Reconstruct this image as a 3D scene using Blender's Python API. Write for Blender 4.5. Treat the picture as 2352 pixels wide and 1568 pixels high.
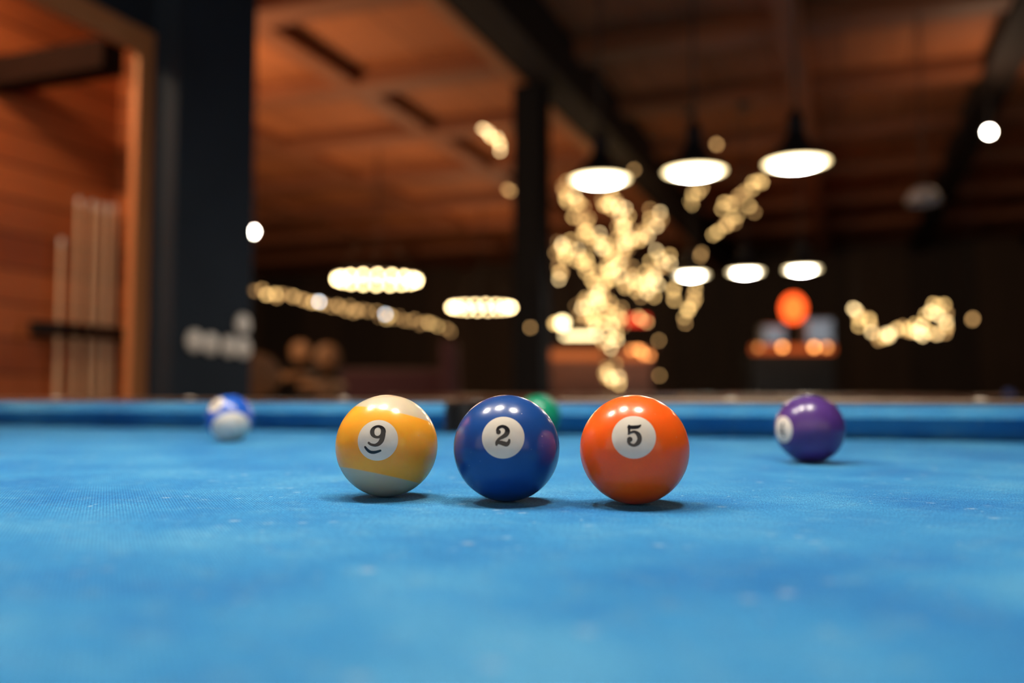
import bpy, bmesh, math, random
from mathutils import Vector, Matrix
from mathutils.geometry import tessellate_polygon

# ------------------------------------------------------------------ clear
for o in list(bpy.data.objects):
    bpy.data.objects.remove(o, do_unlink=True)
S = bpy.context.scene
COL = S.collection
random.seed(7)

# ------------------------------------------------------------------ camera
# world: z = 0 is the slate of the near pool table, x runs along the table, y across it
F_PX, W_PX, H_PX, HOR = 2050.0, 2352.0, 1568.0, 907.0
CAM_Z = 0.0572
YAW = math.radians(20.6)
PITCH = math.atan((HOR - H_PX / 2) / F_PX)
RGT = Vector((math.cos(YAW), math.sin(YAW), 0))
HFW = Vector((-math.sin(YAW), math.cos(YAW), 0))
FWD = HFW * math.cos(PITCH) + Vector((0, 0, math.sin(PITCH)))
UPV = RGT.cross(FWD)
CAM = Vector((0, 0, CAM_Z))
cd = bpy.data.cameras.new('camera')
cd.sensor_width = 36.0
cd.lens = F_PX / W_PX * 36.0
cd.clip_start, cd.clip_end = 0.01, 100
cd.dof.use_dof = True
cd.dof.focus_distance = 0.487
cd.dof.aperture_fstop = 3.2
cam = bpy.data.objects.new('camera', cd)
COL.objects.link(cam)
cam.matrix_world = Matrix((RGT, UPV, -FWD)).transposed().to_4x4()
cam.location = CAM
S.camera = cam

def ray(px, py):
    return FWD + RGT * ((px - W_PX / 2) / F_PX) + UPV * ((H_PX / 2 - py) / F_PX)
def P(px, py, d):                       # point seen at a pixel, d metres ahead
    r = ray(px, py)
    return CAM + r * (d / r.dot(HFW))
def on_z(px, py, z):
    r = ray(px, py)
    return CAM + r * ((z - CAM_Z) / r.z)
def on_y(px, py, y):
    r = ray(px, py)
    return CAM + r * (y / r.y)
def on_x(px, py, x):
    r = ray(px, py)
    return CAM + r * (x / r.x)

# ------------------------------------------------------------------ world, exposure
wd = bpy.data.worlds.new('world'); S.world = wd
wd.use_nodes = True
bg = wd.node_tree.nodes['Background']
bg.inputs[0].default_value = (1.0, 0.83, 0.66, 1)
bg.inputs[1].default_value = 0.78
S.view_settings.view_transform = 'Standard'
S.view_settings.look = 'None'
S.view_settings.exposure = 0.35
S.view_settings.gamma = 1.0
S.view_settings.use_curve_mapping = False
S.cycles.use_adaptive_sampling = False
S.cycles.use_denoising = True
S.cycles.max_bounces = 6
S.cycles.diffuse_bounces = 3
S.cycles.glossy_bounces = 4
S.cycles.sample_clamp_indirect = 4.0
S.cycles.caustics_reflective = False
S.cycles.caustics_refractive = False

FLOOR_Z, CEIL_Z = -0.80, 2.92

# ------------------------------------------------------------------ materials
def new_mat(name):
    m = bpy.data.materials.new(name); m.use_nodes = True
    nt = m.node_tree; b = nt.nodes['Principled BSDF']
    return m, nt, b
def N(nt, t, **kw):
    n = nt.nodes.new(t)
    for k, v in kw.items():
        setattr(n, k, v)
    return n
def c4(c): return (c[0], c[1], c[2], 1)
def coords(nt, scale=(1, 1, 1), rot=(0, 0, 0), loc=(0, 0, 0)):
    t = N(nt, 'ShaderNodeTexCoord'); m = N(nt, 'ShaderNodeMapping')
    m.inputs['Scale'].default_value = scale; m.inputs['Rotation'].default_value = rot; m.inputs['Location'].default_value = loc
    nt.links.new(t.outputs['Object'], m.inputs['Vector'])
    return m.outputs['Vector']
def ramp(nt, fac, stops, interp='LINEAR'):
    r = N(nt, 'ShaderNodeValToRGB'); r.color_ramp.interpolation = interp
    e = r.color_ramp.elements
    while len(e) < len(stops): e.new(0.5)
    for i, (p, c) in enumerate(stops):
        e[i].position = p; e[i].color = c4(c) if len(c) == 3 else c
    nt.links.new(fac, r.inputs[0]); return r.outputs[0]
def noise(nt, vec, scale, detail=3, rough=0.5):
    n = N(nt, 'ShaderNodeTexNoise'); n.inputs['Scale'].default_value = scale
    n.inputs['Detail'].default_value = detail; n.inputs['Roughness'].default_value = rough
    nt.links.new(vec, n.inputs['Vector']); return n.outputs['Fac']
def mixc(nt, fac, a, b, mode='MIX'):
    m = N(nt, 'ShaderNodeMix', data_type='RGBA', blend_type=mode)
    if isinstance(fac, (int, float)): m.inputs[0].default_value = fac
    else: nt.links.new(fac, m.inputs[0])
    for s, v in ((6, a), (7, b)):
        if isinstance(v, (tuple, list)): m.inputs[s].default_value = c4(v)
        else: nt.links.new(v, m.inputs[s])
    return m.outputs[2]
def math_n(nt, op, a, b=None):
    m = N(nt, 'ShaderNodeMath', operation=op)
    for i, v in enumerate((a, b)):
        if v is None: continue
        if isinstance(v, (int, float)): m.inputs[i].default_value = v
        else: nt.links.new(v, m.inputs[i])
    return m.outputs[0]
def plain(name, col, rough=0.5, metal=0.0, var=0.12, scale=40.0, spec=0.5):
    m, nt, b = new_mat(name)
    f = noise(nt, coords(nt), scale)
    c = ramp(nt, f, [(0.3, tuple(x * (1 - var) for x in col)), (0.7, tuple(min(1, x * (1 + var)) for x in col))])
    nt.links.new(c, b.inputs['Base Color'])
    b.inputs['Roughness'].default_value = rough; b.inputs['Metallic'].default_value = metal
    b.inputs['Specular IOR Level'].default_value = spec
    return m
def emit(name, col, strength):
    m, nt, b = new_mat(name)
    nt.nodes.remove(b)
    e = N(nt, 'ShaderNodeEmission'); e.inputs[0].default_value = c4(col); e.inputs[1].default_value = strength
    nt.links.new(e.outputs[0], nt.nodes['Material Output'].inputs[0]); return m
def wood(name, c1, c2, axis='x', across='z', board=0.14, rough=0.5, seam=0.06, grain=6.0):
    """boards running along `axis`, stacked along `across`, each with its own tone"""
    m, nt, b = new_mat(name)
    sc = {'x': (0.35, 4, 4), 'y': (4, 0.35, 4), 'z': (4, 4, 0.35)}[axis]
    g = noise(nt, coords(nt, sc), grain, 5, 0.6)
    t = N(nt, 'ShaderNodeTexCoord'); sep = N(nt, 'ShaderNodeSeparateXYZ')
    nt.links.new(t.outputs['Object'], sep.inputs[0])
    v = math_n(nt, 'DIVIDE', sep.outputs['xyz'.index(across)], board)
    fl = math_n(nt, 'FLOOR', v); fr = math_n(nt, 'FRACT', v)
    wn = N(nt, 'ShaderNodeTexWhiteNoise', noise_dimensions='1D'); nt.links.new(fl, wn.inputs['W'])
    tone = math_n(nt, 'ADD', math_n(nt, 'MULTIPLY', wn.outputs['Value'], 0.55), math_n(nt, 'MULTIPLY', g, 0.6))
    c = ramp(nt, tone, [(0.2, c1), (0.85, c2)])
    line = math_n(nt, 'LESS_THAN', fr, seam)
    c = mixc(nt, line, c, tuple(x * 0.25 for x in c1))
    nt.links.new(c, b.inputs['Base Color'])
    b.inputs['Roughness'].default_value = rough
    bp = N(nt, 'ShaderNodeBump'); bp.inputs['Strength'].default_value = 0.15; bp.inputs['Distance'].default_value = 0.002
    nt.links.new(g, bp.inputs['Height']); nt.links.new(bp.outputs[0], b.inputs['Normal'])
    return m

# --- the cloth: blue worsted with chalk dust, weave and scuffs
def cloth_mat():
    m, nt, b = new_mat('blue_cloth')
    base = (0.024, 0.175, 0.40); dark = (0.014, 0.125, 0.34); pale = (0.046, 0.225, 0.44)
    v = coords(nt)
    big = noise(nt, v, 9.0, 4, 0.55)
    c = ramp(nt, big, [(0.34, dark), (0.52, base), (0.68, pale)])
    # chalk smears
    sm = noise(nt, coords(nt, (1.0, 1.4, 1), (0, 0, 0.5)), 60.0, 4, 0.6)
    c = mixc(nt, ramp(nt, sm, [(0.52, (0, 0, 0)), (0.78, (0.45, 0.45, 0.45))]), c, (0.10, 0.27, 0.42))
    # chalk specks
    vo = N(nt, 'ShaderNodeTexVoronoi'); vo.inputs['Scale'].default_value = 55.0
    nt.links.new(v, vo.inputs['Vector'])
    sp = ramp(nt, vo.outputs['Distance'], [(0.05, (1, 1, 1)), (0.20, (0, 0, 0))])
    gate = ramp(nt, noise(nt, v, 16.0, 2), [(0.49, (0, 0, 0)), (0.64, (0.60, 0.60, 0.60))])
    c = mixc(nt, mixc(nt, 1.0, sp, gate, 'MULTIPLY'), c, (0.30, 0.44, 0.54))
    # weave
    w1 = N(nt, 'ShaderNodeTexWave', wave_type='BANDS', bands_direction='DIAGONAL'); w1.inputs['Scale'].default_value = 300.0
    w1.inputs['Distortion'].default_value = 2.5; w1.inputs['Detail'].default_value = 2
    nt.links.new(v, w1.inputs['Vector'])
    nap = coords(nt, (1500.0, 190.0, 1.0), (0, 0, -0.36))
    fib = noise(nt, nap, 1.0, 2, 0.7)
    wv = math_n(nt, 'ADD', math_n(nt, 'MULTIPLY', w1.outputs['Fac'], 0.25), math_n(nt, 'MULTIPLY', fib, 1.0))
    c = mixc(nt, 1.0, c, ramp(nt, wv, [(0.36, (0.34, 0.46, 0.60)), (0.90, (2.3, 1.72, 1.44))]), 'MULTIPLY')
    lint = N(nt, 'ShaderNodeTexVoronoi'); lint.inputs['Scale'].default_value = 1.0
    nt.links.new(coords(nt, (120.0, 70.0, 1.0), (0, 0, -0.5)), lint.inputs['Vector'])
    lk = ramp(nt, lint.outputs['Distance'], [(0.05, (1, 1, 1)), (0.13, (0, 0, 0))])
    lg = ramp(nt, noise(nt, v, 30.0, 3), [(0.50, (0, 0, 0)), (0.60, (0.8, 0.8, 0.8))])
    c = mixc(nt, mixc(nt, 1.0, lk, lg, 'MULTIPLY'), c, (0.30, 0.44, 0.54))
    nt.links.new(c, b.inputs['Base Color'])
    b.inputs['Roughness'].default_value = 0.92
    b.inputs['Specular IOR Level'].default_value = 0.05
    b.inputs['Sheen Weight'].default_value = 0.06
    b.inputs['Sheen Roughness'].default_value = 0.45
    b.inputs['Sheen Tint'].default_value = (0.4, 0.75, 1.0, 1)
    bp = N(nt, 'ShaderNodeBump'); bp.inputs['Strength'].default_value = 0.5; bp.inputs['Distance'].default_value = 0.0004
    nt.links.new(wv, bp.inputs['Height']); nt.links.new(bp.outputs[0], b.inputs['Normal'])
    return m

def ball_mat(name, col, stripe=None, flecks=0.5, half=0.6, sss=0.0):
    m, nt, b = new_mat(name)
    t = N(nt, 'ShaderNodeTexCoord')
    f = noise(nt, t.outputs['Object'], 60.0, 4)
    c = ramp(nt, f, [(0.3, tuple(x * 0.92 for x in col)), (0.7, tuple(min(1, x * 1.06) for x in col))])
    if stripe:
        sep = N(nt, 'ShaderNodeSeparateXYZ'); nt.links.new(t.outputs['Object'], sep.inputs[0])
        a = math_n(nt, 'ABSOLUTE', sep.outputs[2])
        a = math_n(nt, 'DIVIDE', a, 0.028575)
        k = ramp(nt, a, [(half - 0.012, (1, 1, 1)), (half + 0.012, (0, 0, 0))])
        c = mixc(nt, k, (0.56, 0.48, 0.34), c) if stripe == 'cream' else mixc(nt, k, (0.76, 0.70, 0.60), c)
    # tiny chips and chalk flecks
    vo = N(nt, 'ShaderNodeTexVoronoi'); vo.inputs['Scale'].default_value = 330.0
    nt.links.new(t.outputs['Object'], vo.inputs['Vector'])
    sp = ramp(nt, vo.outputs['Distance'], [(0.06, (1, 1, 1)), (0.13, (0, 0, 0))])
    gate = ramp(nt, noise(nt, t.outputs['Object'], 120.0, 2), [(0.60, (0, 0, 0)), (0.66, (flecks, flecks, flecks))])
    c = mixc(nt, mixc(nt, 1.0, sp, gate, 'MULTIPLY'), c, (0.6, 0.68, 0.75))
    nt.links.new(c, b.inputs['Base Color'])
    r = ramp(nt, noise(nt, t.outputs['Object'], 90.0, 5, 0.65), [(0.35, (0.15, 0.15, 0.15)), (0.75, (0.27, 0.27, 0.27))])
    nt.links.new(r, b.inputs['Roughness'])
    b.inputs['IOR'].default_value = 1.5
    b.inputs['Specular IOR Level'].default_value = 0.42
    b.inputs['Coat Weight'].default_value = 0.22
    b.inputs['Subsurface Weight'].default_value = sss
    b.inputs['Subsurface Radius'].default_value = (1.0, 0.45, 0.20)
    b.inputs['Subsurface Scale'].default_value = 0.022
    b.inputs['Coat Roughness'].default_value = 0.42
    return m

M = {}
M['cloth'] = cloth_mat()
M['rail_wood'] = wood('rail_wood', (0.03, 0.012, 0.006), (0.08, 0.03, 0.012), 'x', 'z', 0.5, 0.10, 0.0, 8)
M['rail_wood_warm'] = wood('rail_wood_warm', (0.09, 0.030, 0.012), (0.20, 0.07, 0.026), 'x', 'z', 0.5, 0.3, 0.0, 8)
M['pocket'] = plain('pocket_black', (0.006, 0.006, 0.007), 0.8, var=0.2)
M['table_body'] = plain('table_body', (0.03, 0.018, 0.012), 0.4)
M['disc'] = plain('number_disc', (0.72, 0.65, 0.55), 0.14, var=0.03, scale=200)
M['ink'] = plain('numeral_ink', (0.012, 0.014, 0.018), 0.16, var=0.1, scale=200)
M['ball_yellow'] = ball_mat('ball_yellow', (1.0, 0.41, 0.03), 'cream', 0.25, sss=0.55)
M['ball_blue'] = ball_mat('ball_blue', (0.007, 0.058, 0.25), None, 0.9)
M['ball_orange'] = ball_mat('ball_orange', (1.0, 0.125, 0.009), None, 0.3, sss=0.75)
M['ball_purple'] = ball_mat('ball_purple', (0.075, 0.030, 0.17), None, 0.2)
M['ball_green'] = ball_mat('ball_green', (0.006, 0.23, 0.12), None, 0.2)
M['ball_blue_stripe'] = ball_mat('ball_blue_stripe', (0.012, 0.09, 0.46), 'white', 0.2, 0.6)
M['shade'] = plain('shade_blue_grey', (0.012, 0.020, 0.032), 0.35, 0.6)
M['cord'] = plain('black_cord', (0.01, 0.01, 0.012), 0.6)
M['black_metal'] = plain('black_metal', (0.012, 0.012, 0.014), 0.5, 0.4)
M['white_plastic'] = plain('white_plastic', (0.92, 0.84, 0.76), 0.4)
M['ceiling'] = wood('ceiling_boards', (0.27, 0.085, 0.028), (0.46, 0.155, 0.05), 'y', 'x', 0.55, 0.8, 0.02, 2.5)
M['rafter'] = wood('rafter_wood', (0.15, 0.05, 0.02), (0.24, 0.08, 0.03), 'x', 'z', 1.0, 0.7, 0.0, 3)
M['beam'] = wood('beam_wood', (0.30, 0.11, 0.04), (0.46, 0.18, 0.065), 'y', 'z', 1.0, 0.7, 0.0, 3)
M['beam_side'] = plain('beam_dark_shaded', (0.018, 0.013, 0.011), 0.8, spec=0.2)  # dark tone for the beam's painted shaded side, also used on other dark beams
M['dark_wall'] = plain('dark_wall_paint', (0.020, 0.029, 0.043), 0.9, var=0.15, scale=2.0, spec=0.2)
M['far_wall'] = wood('far_wall_boards', (0.018, 0.013, 0.010), (0.07, 0.040, 0.022), 'z', 'x', 1.1, 0.8, 0.02, 2)
M['column'] = plain('column_paint', (0.005, 0.005, 0.006), 0.8, spec=0.15)
M['alcove_boards'] = wood('alcove_boards', (0.26, 0.060, 0.020), (0.52, 0.155, 0.048), 'y', 'z', 0.135, 0.55, 0.07, 4)
M['alcove_ceiling'] = wood('alcove_ceiling_boards', (0.34, 0.12, 0.05), (0.50, 0.20, 0.085), 'y', 'x', 0.16, 0.6, 0.05, 4)
M['trim'] = wood('trim_wood', (0.50, 0.20, 0.075), (0.66, 0.29, 0.12), 'z', 'x', 1.0, 0.5, 0.0, 4)
M['dark_beam'] = plain('dark_stained_beam', (0.013, 0.006, 0.004), 0.9, spec=0.1)
M['floor'] = wood('floor_boards', (0.03, 0.02, 0.014), (0.07, 0.045, 0.03), 'y', 'x', 0.18, 0.4, 0.03, 3)
M['cue_shaft'] = wood('cue_maple', (0.62, 0.40, 0.24), (0.78, 0.56, 0.36), 'z', 'x', 1.0, 0.35, 0.0, 6)
M['cue_butt'] = plain('cue_butt', (0.05, 0.02, 0.015), 0.3)
M['cue_tip'] = plain('cue_tip', (0.75, 0.72, 0.70), 0.6)
M['tan'] = plain('tan_leather', (0.20, 0.10, 0.040), 0.6)
M['maroon'] = plain('maroon_velvet', (0.045, 0.010, 0.018), 0.8)
M['bark'] = plain('tree_bark', (0.10, 0.055, 0.03), 0.9, var=0.4, scale=12)
M['bar_wood'] = wood('bar_wood', (0.10, 0.03, 0.012), (0.22, 0.075, 0.03), 'x', 'z', 0.2, 0.4, 0.04, 4)
M['bar_dark'] = plain('bar_dark', (0.012, 0.016, 0.022), 0.5)
M['grey_metal'] = plain('brushed_grey', (0.42, 0.43, 0.45), 0.35, 0.3)
M['chalk'] = plain('blue_chalk', (0.07, 0.12, 0.36), 0.9)
M['lamp_white'] = plain('white_enamel', (0.62, 0.56, 0.54), 0.5)
M['bulb_warm'] = emit('warm_fairy_bulb', (1.0, 0.62, 0.22), 6.0)
M['bulb_pale'] = emit('pale_fairy_bulb', (1.0, 0.70, 0.33), 7.5)
M['bulb_dim'] = emit('dim_fairy_bulb', (1.0, 0.56, 0.20), 3.2)
M['bulb_faint'] = emit('faint_fairy_bulb', (1.0, 0.54, 0.20), 1.6)
M['bulb_cool'] = emit('cool_bulb', (0.85, 0.92, 1.0), 11.0)
M['bulb_orange'] = emit('orange_bulb', (1.0, 0.34, 0.09), 5.0)
M['bulb_ring'] = emit('chandelier_bulb', (1.0, 0.72, 0.34), 26.0)
M['bulb_spot'] = emit('spot_bulb', (1.0, 0.90, 0.72), 60.0)
M['neon_red'] = emit('red_sign_light', (1.0, 0.055, 0.02), 1.3)
M['glow_amber'] = emit('amber_strip_light', (1.0, 0.24, 0.06), 0.42)
M['globe_red'] = emit('red_globe_light', (1.0, 0.10, 0.016), 2.6)
M['added_glow'] = emit('box_front_glow', (0.85, 0.90, 1.0), 0.20)  # emission added to lift the pale grey boxes
M['strip_bright'] = emit('bar_strip_light', (1.0, 0.74, 0.36), 9.0)
# lamp diffuser: a hot centre round the bulb, creamier towards the rim
def diffuser_mat():
    m, nt, b = new_mat('lamp_diffuser'); nt.nodes.remove(b)
    t = N(nt, 'ShaderNodeTexCoord'); ln = N(nt, 'ShaderNodeVectorMath', operation='LENGTH')
    nt.links.new(t.outputs['Object'], ln.inputs[0])
    k = math_n(nt, 'DIVIDE', ln.outputs['Value'], 0.150)
    c = ramp(nt, k, [(0.35, (1.0, 0.96, 0.90)), (1.0, (1.0, 0.74, 0.34))])
    s = ramp(nt, k, [(0.20, (1, 1, 1)), (0.58, (0.36, 0.36, 0.36)), (0.78, (0.05, 0.05, 0.05)), (1.0, (0.020, 0.020, 0.020))])
    e = N(nt, 'ShaderNodeEmission'); nt.links.new(c, e.inputs[0])
    nt.links.new(math_n(nt, 'MULTIPLY', s, 150.0), e.inputs[1])
    nt.links.new(e.outputs[0], nt.nodes['Material Output'].inputs[0]); return m
M['diffuser'] = diffuser_mat()

# ------------------------------------------------------------------ mesh helpers
def add_box(bm, lo, hi, bevel=0.0, segs=2):
    r = bmesh.ops.create_cube(bm, size=1.0)
    lo, hi = Vector(lo), Vector(hi)
    for v in r['verts']:
        v.co = Vector([lo[i] + (v.co[i] + 0.5) * (hi[i] - lo[i]) for i in range(3)])
    if bevel > 0:
        es = list({e for v in r['verts'] for e in v.link_edges})
        bmesh.ops.bevel(bm, geom=es, offset=bevel, segments=segs, affect='EDGES', profile=0.5)
def add_lathe(bm, prof, seg=40, loc=(0, 0, 0), close_top=True, close_bottom=True):
    loc = Vector(loc); rings = []
    for r, z in prof:
        rings.append([bm.verts.new(loc + Vector((r * math.cos(2 * math.pi * i / seg), r * math.sin(2 * math.pi * i / seg), z))) for i in range(seg)])
    for a, b in zip(rings, rings[1:]):
        for i in range(seg):
            bm.faces.new((a[i], a[(i + 1) % seg], b[(i + 1) % seg], b[i]))
    if close_bottom: bm.faces.new(list(reversed(rings[0])))
    if close_top: bm.faces.new(rings[-1])
def add_tube(bm, pts, r, seg=8, taper=None, cap=True):
    pts = [Vector(p) for p in pts]; rings = []
    for i, p in enumerate(pts):
        d = (pts[min(i + 1, len(pts) - 1)] - pts[max(i - 1, 0)]).normalized()
        a = Vector((0, 0, 1)) if abs(d.z) < 0.9 else Vector((1, 0, 0))
        u = d.cross(a).normalized(); v = d.cross(u)
        rr = r if taper is None else taper[i]
        rings.append([bm.verts.new(p + (u * math.cos(2 * math.pi * k / seg) + v * math.sin(2 * math.pi * k / seg)) * rr) for k in range(seg)])
    for a, b in zip(rings, rings[1:]):
        for k in range(seg):
            bm.faces.new((a[k], a[(k + 1) % seg], b[(k + 1) % seg], b[k]))
    if cap:
        bm.faces.new(list(reversed(rings[0]))); bm.faces.new(rings[-1])
def add_ball(bm, loc, r, u=24, v=14, sc=(1, 1, 1)):
    res = bmesh.ops.create_uvsphere(bm, u_segments=u, v_segments=v, radius=r)
    for x in res['verts']:
        x.co = Vector((x.co.x * sc[0], x.co.y * sc[1], x.co.z * sc[2])) + Vector(loc)
def obj(name, bm, mat, parent=None, smooth=False, loc=None):
    bmesh.ops.recalc_face_normals(bm, faces=bm.faces)
    me = bpy.data.meshes.new(name); bm.to_mesh(me); bm.free()
    if smooth:
        me.polygons.foreach_set('use_smooth', [True] * len(me.polygons))
        try: me.set_sharp_from_angle(angle=math.radians(40))
        except Exception: pass
    me.materials.append(mat)
    o = bpy.data.objects.new(name, me); COL.objects.link(o)
    if loc is not None: o.location = loc
    if parent is not None: o.parent = parent
    return o
def tag(o, label, cat, group=None):
    o['label'] = label; o['category'] = cat
    if group: o['group'] = group
    return o
def thing(name, label, cat, loc=(0, 0, 0), rz=0.0, group=None):
    o = bpy.data.objects.new(name, None); COL.objects.link(o)
    o.empty_display_size = 0.05
    o.location = loc; o.rotation_euler = (0, 0, rz)
    return tag(o, label, cat, group)
def struct(name, bm, mat, label=None):
    o = obj(name, bm, mat); o['kind'] = 'structure'
    if label: o['label'] = label
    return o
def box_obj(name, lo, hi, mat, parent=None, bevel=0.0):
    bm = bmesh.new(); add_box(bm, lo, hi, bevel); return obj(name, bm, mat, parent)
def kids(o): return [c for c in bpy.data.objects if c.parent == o]
def copy_tree(o, parent=None):
    c = o.copy(); COL.objects.link(c)
    if parent is not None:
        c.parent = parent; c.matrix_parent_inverse = o.matrix_parent_inverse.copy()
    for ch in kids(o): copy_tree(ch, c)
    return c

# ------------------------------------------------------------------ the room shell
X0, X1, Y0, Y1 = -15.0, 9.0, -3.0, 18.0
def sbox(name, lo, hi, mat, label):
    bm = bmesh.new(); add_box(bm, lo, hi); return struct(name, bm, mat, label)
sbox('floor', (X0, Y0, FLOOR_Z - 0.1), (X1, Y1, FLOOR_Z), M['floor'], 'dark boarded floor of the hall')
sbox('ceiling', (X0, Y0, CEIL_Z), (X1, Y1, CEIL_Z + 0.1), M['ceiling'], 'brown boarded ceiling of the hall')
sbox('wall_far', (X0, Y1, FLOOR_Z), (X1, Y1 + 0.1, CEIL_Z), M['far_wall'], 'dark boarded wall at the far end of the hall')
sbox('wall_right', (X1, Y0, FLOOR_Z), (X1 + 0.1, Y1, CEIL_Z), M['far_wall'], 'dark wall on the right of the hall')
sbox('wall_west', (X0 - 0.1, Y0, FLOOR_Z), (X0, Y1, CEIL_Z), M['far_wall'], 'dark wall on the far left of the hall')

# left partition: dark pier, and a wall above the opening of the cue alcove
LX0, LX1 = -2.40, -2.254
bm = bmesh.new()
add_box(bm, (LX0, 2.55, FLOOR_Z), (LX1, 3.0, 2.50))
add_box(bm, (LX0, -2.0, 1.385), (LX0 + 0.03, 2.55, 2.50))
struct('wall_left', bm, M['dark_wall'], 'dark blue-black painted wall and pier beside the wooden alcove')
bm = bmesh.new()
add_box(bm, (-3.10, -2.0, FLOOR_Z), (-3.0, 3.1, 1.75))
struct('wall_alcove', bm, M['alcove_boards'], 'reddish board-clad back wall of the cue alcove')
bm = bmesh.new()
add_box(bm, (-3.0, 3.03, FLOOR_Z), (LX0 - 0.05, 3.1, 1.75))
struct('wall_alcove_end', bm, M['alcove_boards'], 'board-clad end wall of the cue alcove')
sbox('ceiling_alcove', (-3.0, -2.0, 1.62), (LX0, 3.03, 1.72), M['alcove_ceiling'], 'light boarded ceiling of the cue alcove')
bm = bmesh.new()
add_box(bm, (LX0 + 0.004, 2.47, FLOOR_Z), (LX0 + 0.038, 2.549, 1.385), 0.004)
add_box(bm, (LX0 + 0.004, -2.0, 1.29), (LX0 + 0.038, 2.468, 1.384), 0.004)
struct('trim_1', bm, M['trim'], 'light brown timber frame round the alcove opening')
# dark brace across the alcove
sbox('alcove_beam', (-3.0, 2.36, 1.205), (LX0 - 0.02, 2.46, 1.31), M['dark_beam'], 'dark beam crossing the alcove under its ceiling')

# slender black column and the long beam it carries
cx, cy = -2.31, 6.61
sbox('column', (cx - 0.12, cy - 0.12, FLOOR_Z), (cx + 0.11, cy + 0.12, 2.50), M['column'], 'slim black steel column under the long beam')
bm = bmesh.new(); add_box(bm, (cx - 0.11, Y0, 2.50), (cx + 0.0, Y1, 2.74), 0.004)
struct('ceiling_beam', bm, M['beam'], 'long warm wooden beam running over the black column')
bm = bmesh.new(); add_box(bm, (cx + 0.001, Y0, 2.51), (cx + 0.30, Y1, CEIL_Z), 0.004)  # near-black box stands in for the shade on the beam's side
struct('ceiling_beam', bm, M['beam_side'], 'near-black box painting the shaded side of the warm wooden beam')
for x in (-0.35, 1.25, 3.1):
    w = 0.09 if x < 1 else 0.13
    bm = bmesh.new(); add_box(bm, (x - w, Y0, 2.70), (x + w, Y1, CEIL_Z), 0.004)
    struct('ceiling_beam', bm, M['beam_side'] if x > 1 else M['rafter'], 'dark beam running the length of the ceiling')
for x in (-4.1, -5.9, -7.8):
    bm = bmesh.new(); add_box(bm, (x - 0.10, Y0, 2.80), (x + 0.10, Y1, CEIL_Z), 0.004)
    struct('ceiling_beam', bm, M['rafter'], 'brown beam running the length of the left ceiling')
for y in (3.9, 5.3, 6.9, 8.4, 10.0, 11.7, 13.5, 15.5):
    bm = bmesh.new(); add_box(bm, (X0, y - 0.14, 2.78), (X1, y + 0.14, CEIL_Z), 0.004)
    struct('ceiling_rafter', bm, M['rafter'], 'dark rafter crossing the ceiling')

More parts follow.
